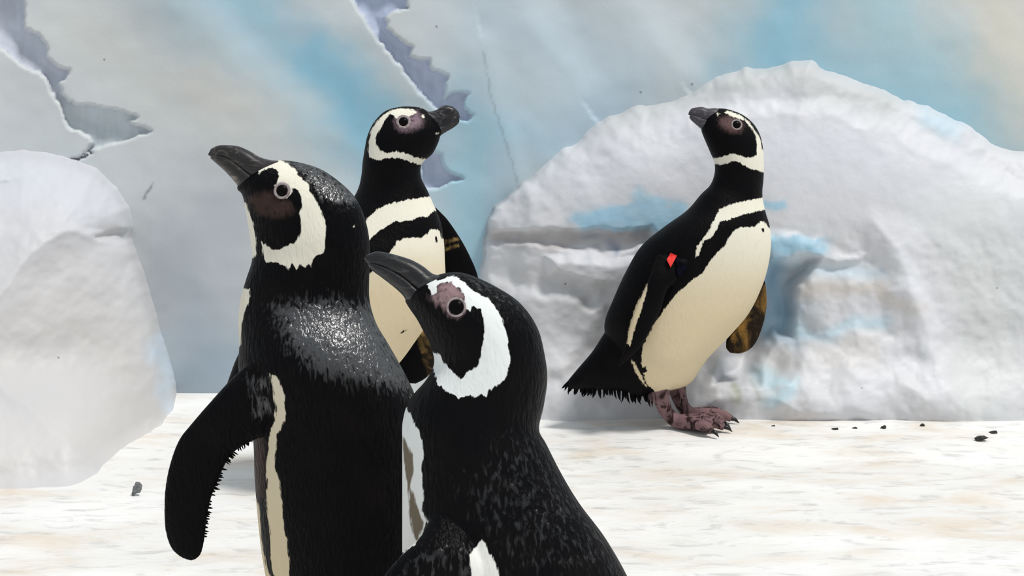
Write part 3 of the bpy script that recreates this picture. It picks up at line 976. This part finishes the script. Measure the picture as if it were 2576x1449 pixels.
A_fr = [(950, 1040, 1020, 1030, 26, 70), (990, 1100, 1080, 1090, 30, 95), (1040, 1180, 1120, 1160, 24, 110), (1040, 1300, 1125, 1290, 18, 115), (1030, 1420, 1110, 1420, 14, 112), (1030, 1500, 1075, 1505, 8, 108),
        (1040, 1540, 1050, 1540, 3, 106)]


def hidden_feet(Yc, cx, half, body_px_y, toe_dir):
    """legs and feet below the frame, standing on the floor"""
    parts = []; tips = []
    for s in (-1, 1):
        top = at(cx, body_px_y, Yc); top = np.array([top[0] + s * half, Yc + s * 0.01, 0.11])
        h = np.array([top[0], Yc, 0.012])
        dx, dy = toe_dir
        n = math.hypot(dx, dy); dx /= n; dy /= n
        toes = []
        for a in (-0.35, 0.0, 0.35):
            ca, sa = math.cos(a), math.sin(a)
            toes.append(h + 0.075 * np.array([dx * ca - dy * sa, dx * sa + dy * ca, 0]) - np.array([0, 0, 0.004]))
        p, t = foot(None, h, toes, 0.0125)
        parts += p; tips += t
        parts.append(tube([top, (top * 0.6 + h * 0.4), (top * 0.25 + h * 0.75), h], [0.024, 0.017, 0.0135, 0.014]))
    return parts, tips


A_feet, A_tips = hidden_feet(YA, 860, 0.045, 1600, (-0.8, 0.6))
A_tail = [(880, 1560, 1000, 1640, 70, -60), (930, 1640, 1040, 1680, 55, -90), (990, 1700, 1060, 1710, 30, -110), (1030, 1730, 1060, 1732, 8, -120)]
A_marks = dict(
    white=[
        [(651, 422), (659, 415), (679, 408), (699, 404), (716, 405), (731, 415), (746, 427), (751, 442), (763, 452), (776, 462), (778, 479), (793, 499), (803, 521), (815, 546), (820, 569), (818, 601),
         (813, 638), (800, 643), (788, 653), (783, 673), (773, 660), (766, 675), (756, 663), (746, 680), (736, 665), (726, 680), (719, 668), (699, 660), (676, 660), (664, 653), (659, 633), (656, 606),
         (669, 616), (684, 628), (709, 626), (736, 613), (748, 601), (756, 586), (758, 559), (755, 539), (758, 519), (758, 494), (751, 477), (738, 475), (733, 489), (721, 499), (704, 497), (694, 482),
         (691, 467), (701, 449), (699, 432), (686, 420), (664, 427), (651, 437)],
        [(600, 505), (619, 509), (629, 539), (639, 564), (643, 588), (645, 636), (639, 650), (600, 650)],
        [(590, 722), (612, 725), (628, 726), (626, 761), (615, 786), (608, 817), (606, 848), (604, 870), (590, 870)],
        [(679, 940), (693, 943), (707, 965), (717, 996), (719, 1038), (712, 1065), (707, 1080), (696, 1092), (696, 1128), (690, 1173), (704, 1212), (710, 1256), (713, 1310), (721, 1365), (728, 1407),
         (727, 1449), (735, 1600), (690, 1600), (690, 1449), (679, 1407), (682, 1365), (676, 1318), (668, 1268), (671, 1226), (671, 1170), (676, 1117), (682, 1078), (690, 1060), (693, 1029), (688, 987)],
        [(600, 1245), (644, 1254), (652, 1273), (655, 1323), (662, 1379), (673, 1430), (680, 1449), (680, 1650), (600, 1650)],
        [(887, 568), (892, 567), (894, 571), (889, 573)],
    ],
    skin=[[(620, 500), (651, 486), (690, 486), (705, 502), (730, 505), (740, 530), (700, 548), (655, 540)], [(640, 1110), (655, 1105), (668, 1120), (662, 1250), (648, 1250), (640, 1180)]],
    leg=[[(600, 1706), (1200, 1706), (1200, 2000), (600, 2000)]],
)
A_marks['gloss'] = [([(690, 770), (800, 755), (935, 765), (965, 830), (1015, 930), (1035, 985), (900, 965), (800, 935), (725, 870)], 58, 1.0),
                    ([(715, 402), (800, 415), (900, 490), (890, 520), (820, 510), (770, 450)], 22, 0.8),
                    ([(620, 940), (680, 945), (690, 1040), (640, 1060)], 24, 0.6)]
matA = plumage('plumage_flipper_out', 7.0, 0.9, gloss=0.45, bump=0.68, spec=0.06, shine=1.0, skin=(60, 46, 42))
hornA = horn('bill_flipper_out', (30, 27, 27), (118, 110, 98), 0.42)
A_bill = [(618, 500, 716, 404, 52), (604, 476, 684, 403, 46), (588, 455, 656, 396, 41), (570, 435, 628, 380, 36), (552, 418, 600, 368, 30), (538, 406, 572, 365, 24), (529, 398, 549, 366, 16), (523, 389, 531, 374, 5)]
penguin('large penguin seen from behind with its flipper held out beside the smaller close penguin', YA, (860, 1730), A_body, [(A_fl, YA, 2.3), (A_fr, YA, 2.2), (A_tail, YA, 2.0)], A_feet, A_bill,
        [0.36, 0.36, 0.36, 0.36, 0.35, 0.3, 0.15, 0.02], A_marks, (710, 480, 13.5, 21), matA, hornA, 0.0018, claws=A_tips,
        far_marks=(700, [[(600, 800), (780, 800), (860, 1000), (890, 1300), (890, 1640), (634, 1640), (634, 1090), (605, 960)]]),
        spikes=[((632, 1106), (594, 1131), 7, 12, 3, (0.3, 0.9), -86), ((592, 1133), (566, 1166), 7, 14, 3, (0.8, 0.5), -84), ((560, 1180), (534, 1245), 12, 10, 3, (0.9, 0.2), -80),
                ((530, 1255), (515, 1350), 14, 7, 3, (1.0, 0.15), -74)], cream_rng=(500, 1500))

# ---------- the nearest penguin
YB = 1.25
B_body = [(1290, 2080, 1420, 2080, 60), (1180, 2020, 1530, 2020, 150), (1095, 1920, 1615, 1920, 220), (1040, 1780, 1655, 1780, 255), (1012, 1620, 1640, 1620, 262), (1012, 1480, 1592, 1480, 250),
          (1012, 1360, 1527, 1360, 228), (1012, 1267, 1458, 1267, 205), (1012, 1191, 1412, 1191, 186), (1012, 1115, 1374, 1116, 170), (1013, 1060, 1356, 1080, 160), (1030, 1005, 1368, 1022, 152),
          (1070, 958, 1377, 955, 146), (1092, 915, 1371, 896, 140), (1083, 870, 1352, 824, 134), (1062, 828, 1307, 761, 124), (1048, 802, 1240, 717, 108), (1034, 782, 1172, 688, 90),
          (1023, 765, 1125, 686, 72), (1018, 752, 1096, 694, 52), (1030, 744, 1072, 706, 16)]
B_fl = [(1110, 1200, 1180, 1215, 16, -80), (1088, 1285, 1184, 1300, 36, -135), (1060, 1345, 1187, 1354, 46, -178), (1012, 1395, 1205, 1400, 46, -205), (966, 1449, 1213, 1447, 42, -215), (930, 1520, 1196, 1540, 36, -218), (902, 1620, 1150, 1650, 30, -216),
        (892, 1730, 1085, 1750, 24, -212), (898, 1820, 1020, 1840, 16, -208), (925, 1880, 950, 1884, 4, -206)]
B_fr = [(1440, 1420, 1520, 1380, 30, 130), (1490, 1540, 1590, 1520, 34, 165), (1520, 1660, 1625, 1650, 26, 180), (1520, 1790, 1610, 1790, 20, 180), (1520, 1890, 1580, 1895, 10, 176), (1530, 1940, 1545, 1940, 3, 174)]
B_feet, B_tips = hidden_feet(YB, 1340, 0.045, 1900, (-0.75, 0.66))
B_tail = [(1380, 1920, 1560, 1980, 90, -40), (1450, 2010, 1610, 2040, 70, -60), (1540, 2080, 1650, 2090, 40, -70), (1610, 2120, 1660, 2125, 10, -74)]
B_marks = dict(
    white=[
        [(1073, 702), (1081, 696), (1096, 694), (1099, 702), (1119, 702), (1128, 693), (1148, 696), (1166, 709), (1181, 719), (1203, 737), (1228, 749), (1243, 764), (1250, 781), (1263, 799), (1265, 824),
         (1275, 848), (1280, 873), (1285, 896), (1278, 918), (1275, 940), (1266, 955), (1251, 967), (1237, 995), (1231, 981), (1224, 998), (1210, 988), (1193, 1002), (1182, 988), (1169, 998), (1155, 1002),
         (1138, 991), (1127, 988), (1107, 971), (1097, 950), (1080, 905), (1080, 880), (1099, 888), (1114, 906), (1128, 925), (1143, 938), (1158, 952), (1173, 938), (1191, 930), (1205, 920), (1213, 893),
         (1213, 876), (1218, 851), (1219, 831), (1214, 794), (1208, 779), (1188, 769), (1183, 784), (1168, 771), (1171, 747), (1158, 729), (1138, 709), (1119, 709), (1101, 717), (1099, 737), (1086, 743), (1079, 724)],
        [(990, 1026), (1022, 1026), (1038, 1057), (1055, 1088), (1065, 1108), (1065, 1157), (1062, 1191), (1065, 1236), (1065, 1281), (1076, 1312), (1058, 1350), (1042, 1374), (1008, 1394), (985, 1390)],
        [(1212, 1352), (1224, 1368), (1234, 1391), (1255, 1439), (1270, 1520), (1280, 1700), (1215, 1700), (1190, 1500), (1180, 1400)],
    ],
    skin=[[(1101, 717), (1138, 709), (1158, 729), (1171, 747), (1172, 775), (1150, 798), (1128, 790), (1118, 776), (1085, 756), (1086, 743), (1099, 737)]],
    brown=[[(1014, 1100), (1022, 1112), (1038, 1143), (1041, 1184), (1034, 1225), (1045, 1253), (1055, 1287), (1069, 1315), (1050, 1360), (1036, 1340), (1031, 1294), (1026, 1225), (1017, 1174)]],
    gloss=[([(1130, 684), (1210, 698), (1300, 755), (1330, 800), (1200, 730)], 16, 0.35), ([(1290, 1090), (1370, 1095), (1500, 1330), (1560, 1449), (1290, 1449), (1130, 1220)], 55, 0.3),
           ([(1060, 1370), (1190, 1365), (1215, 1460), (980, 1460)], 20, 0.35)],
    leg=[[(1000, 2085), (1700, 2085), (1700, 2400), (1000, 2400)]],
)
matB = plumage('plumage_nearest', 9.0, 0.8, gloss=0.45, bump=0.6, spec=0.07, skin=(140, 116, 118), white=(224, 228, 226), cream=(224, 224, 218))
hornB = horn('bill_nearest', (20, 20, 22), (66, 66, 68), 0.42)
B_bill = [(1028, 772, 1120, 690, 64), (1016, 747, 1092, 690, 54), (1000, 730, 1066, 671, 48), (978, 712, 1038, 655, 42), (957, 696, 1006, 644, 36), (938, 682, 974, 636, 29), (926, 668, 946, 633, 19), (915, 650, 922, 641, 5)]
penguin('closest penguin with black back and long dark bill raised across the cream belly', YB, (1340, 2100), B_body, [(B_fl, YB, 2.3), (B_fr, YB, 2.2), (B_tail, YB, 2.0)], B_feet, B_bill,
        [0.34, 0.34, 0.34, 0.34, 0.33, 0.28, 0.12, 0.02], B_marks, (1148, 773, 18, 25), matB, hornB, 0.0017, claws=B_tips,
        far_marks=(1010, [[(950, 1030), (1150, 1030), (1280, 1200), (1340, 1500), (1340, 2060), (950, 2060)]]), cream_rng=(1000, 1400))

# ------------------------------------------------------------------ small debris on the floor
DEB = plain('dark_debris', (66, 66, 62), 0.8, 0.2, (40, 40, 38), 300, 0.4)
STONE = plain('grey_stone', (120, 122, 122), 0.8, 0.2, (90, 92, 94), 300, 0.5)


def chip(name, label, cat, px, py, wpx, hpx, mat, seed, group=None):
    rng = random.Random(seed)
    p = at(px, py, yfloor(py)); Y = p[1]
    bm = bmesh.new(); bmesh.ops.create_icosphere(bm, subdivisions=2, radius=1.0)
    sx = wpx * Y / F / 2; sz = hpx * Y / F / 2
    for v in bm.verts:
        k = 1 + rng.uniform(-0.28, 0.28)
        v.co = Vector((v.co.x * sx * k + 0.4 * sx * v.co.z, v.co.y * sx * 0.8 * k, v.co.z * sz * k))
    zmin = min(v.co.z for v in bm.verts)
    for v in bm.verts: v.co.z -= zmin
    me = bpy.data.meshes.new(name); bm.to_mesh(me); bm.free()
    o = link(name, me, mat); o.location = (p[0], p[1], -0.0075)
    return tag(o, label, cat, group)


chip('pebble', 'small grey pebble on the pale floor beside the ice block', 'pebble', 344, 1236, 24, 34, STONE, 1)
for i, (px, py, ww, hh) in enumerate([(2222, 1072, 16, 11), (2100, 1076, 18, 10), (2150, 1073, 13, 9), (2498, 1084, 20, 10), (2320, 1068, 14, 12), (2470, 1100, 30, 12), (1945, 1070, 11, 11)]):
    chip('debris_chip', 'tiny dark chip of debris on the floor before the ice mound', 'debris', px, py, ww, hh, DEB, 10 + i, 'debris chips along the ice mound')
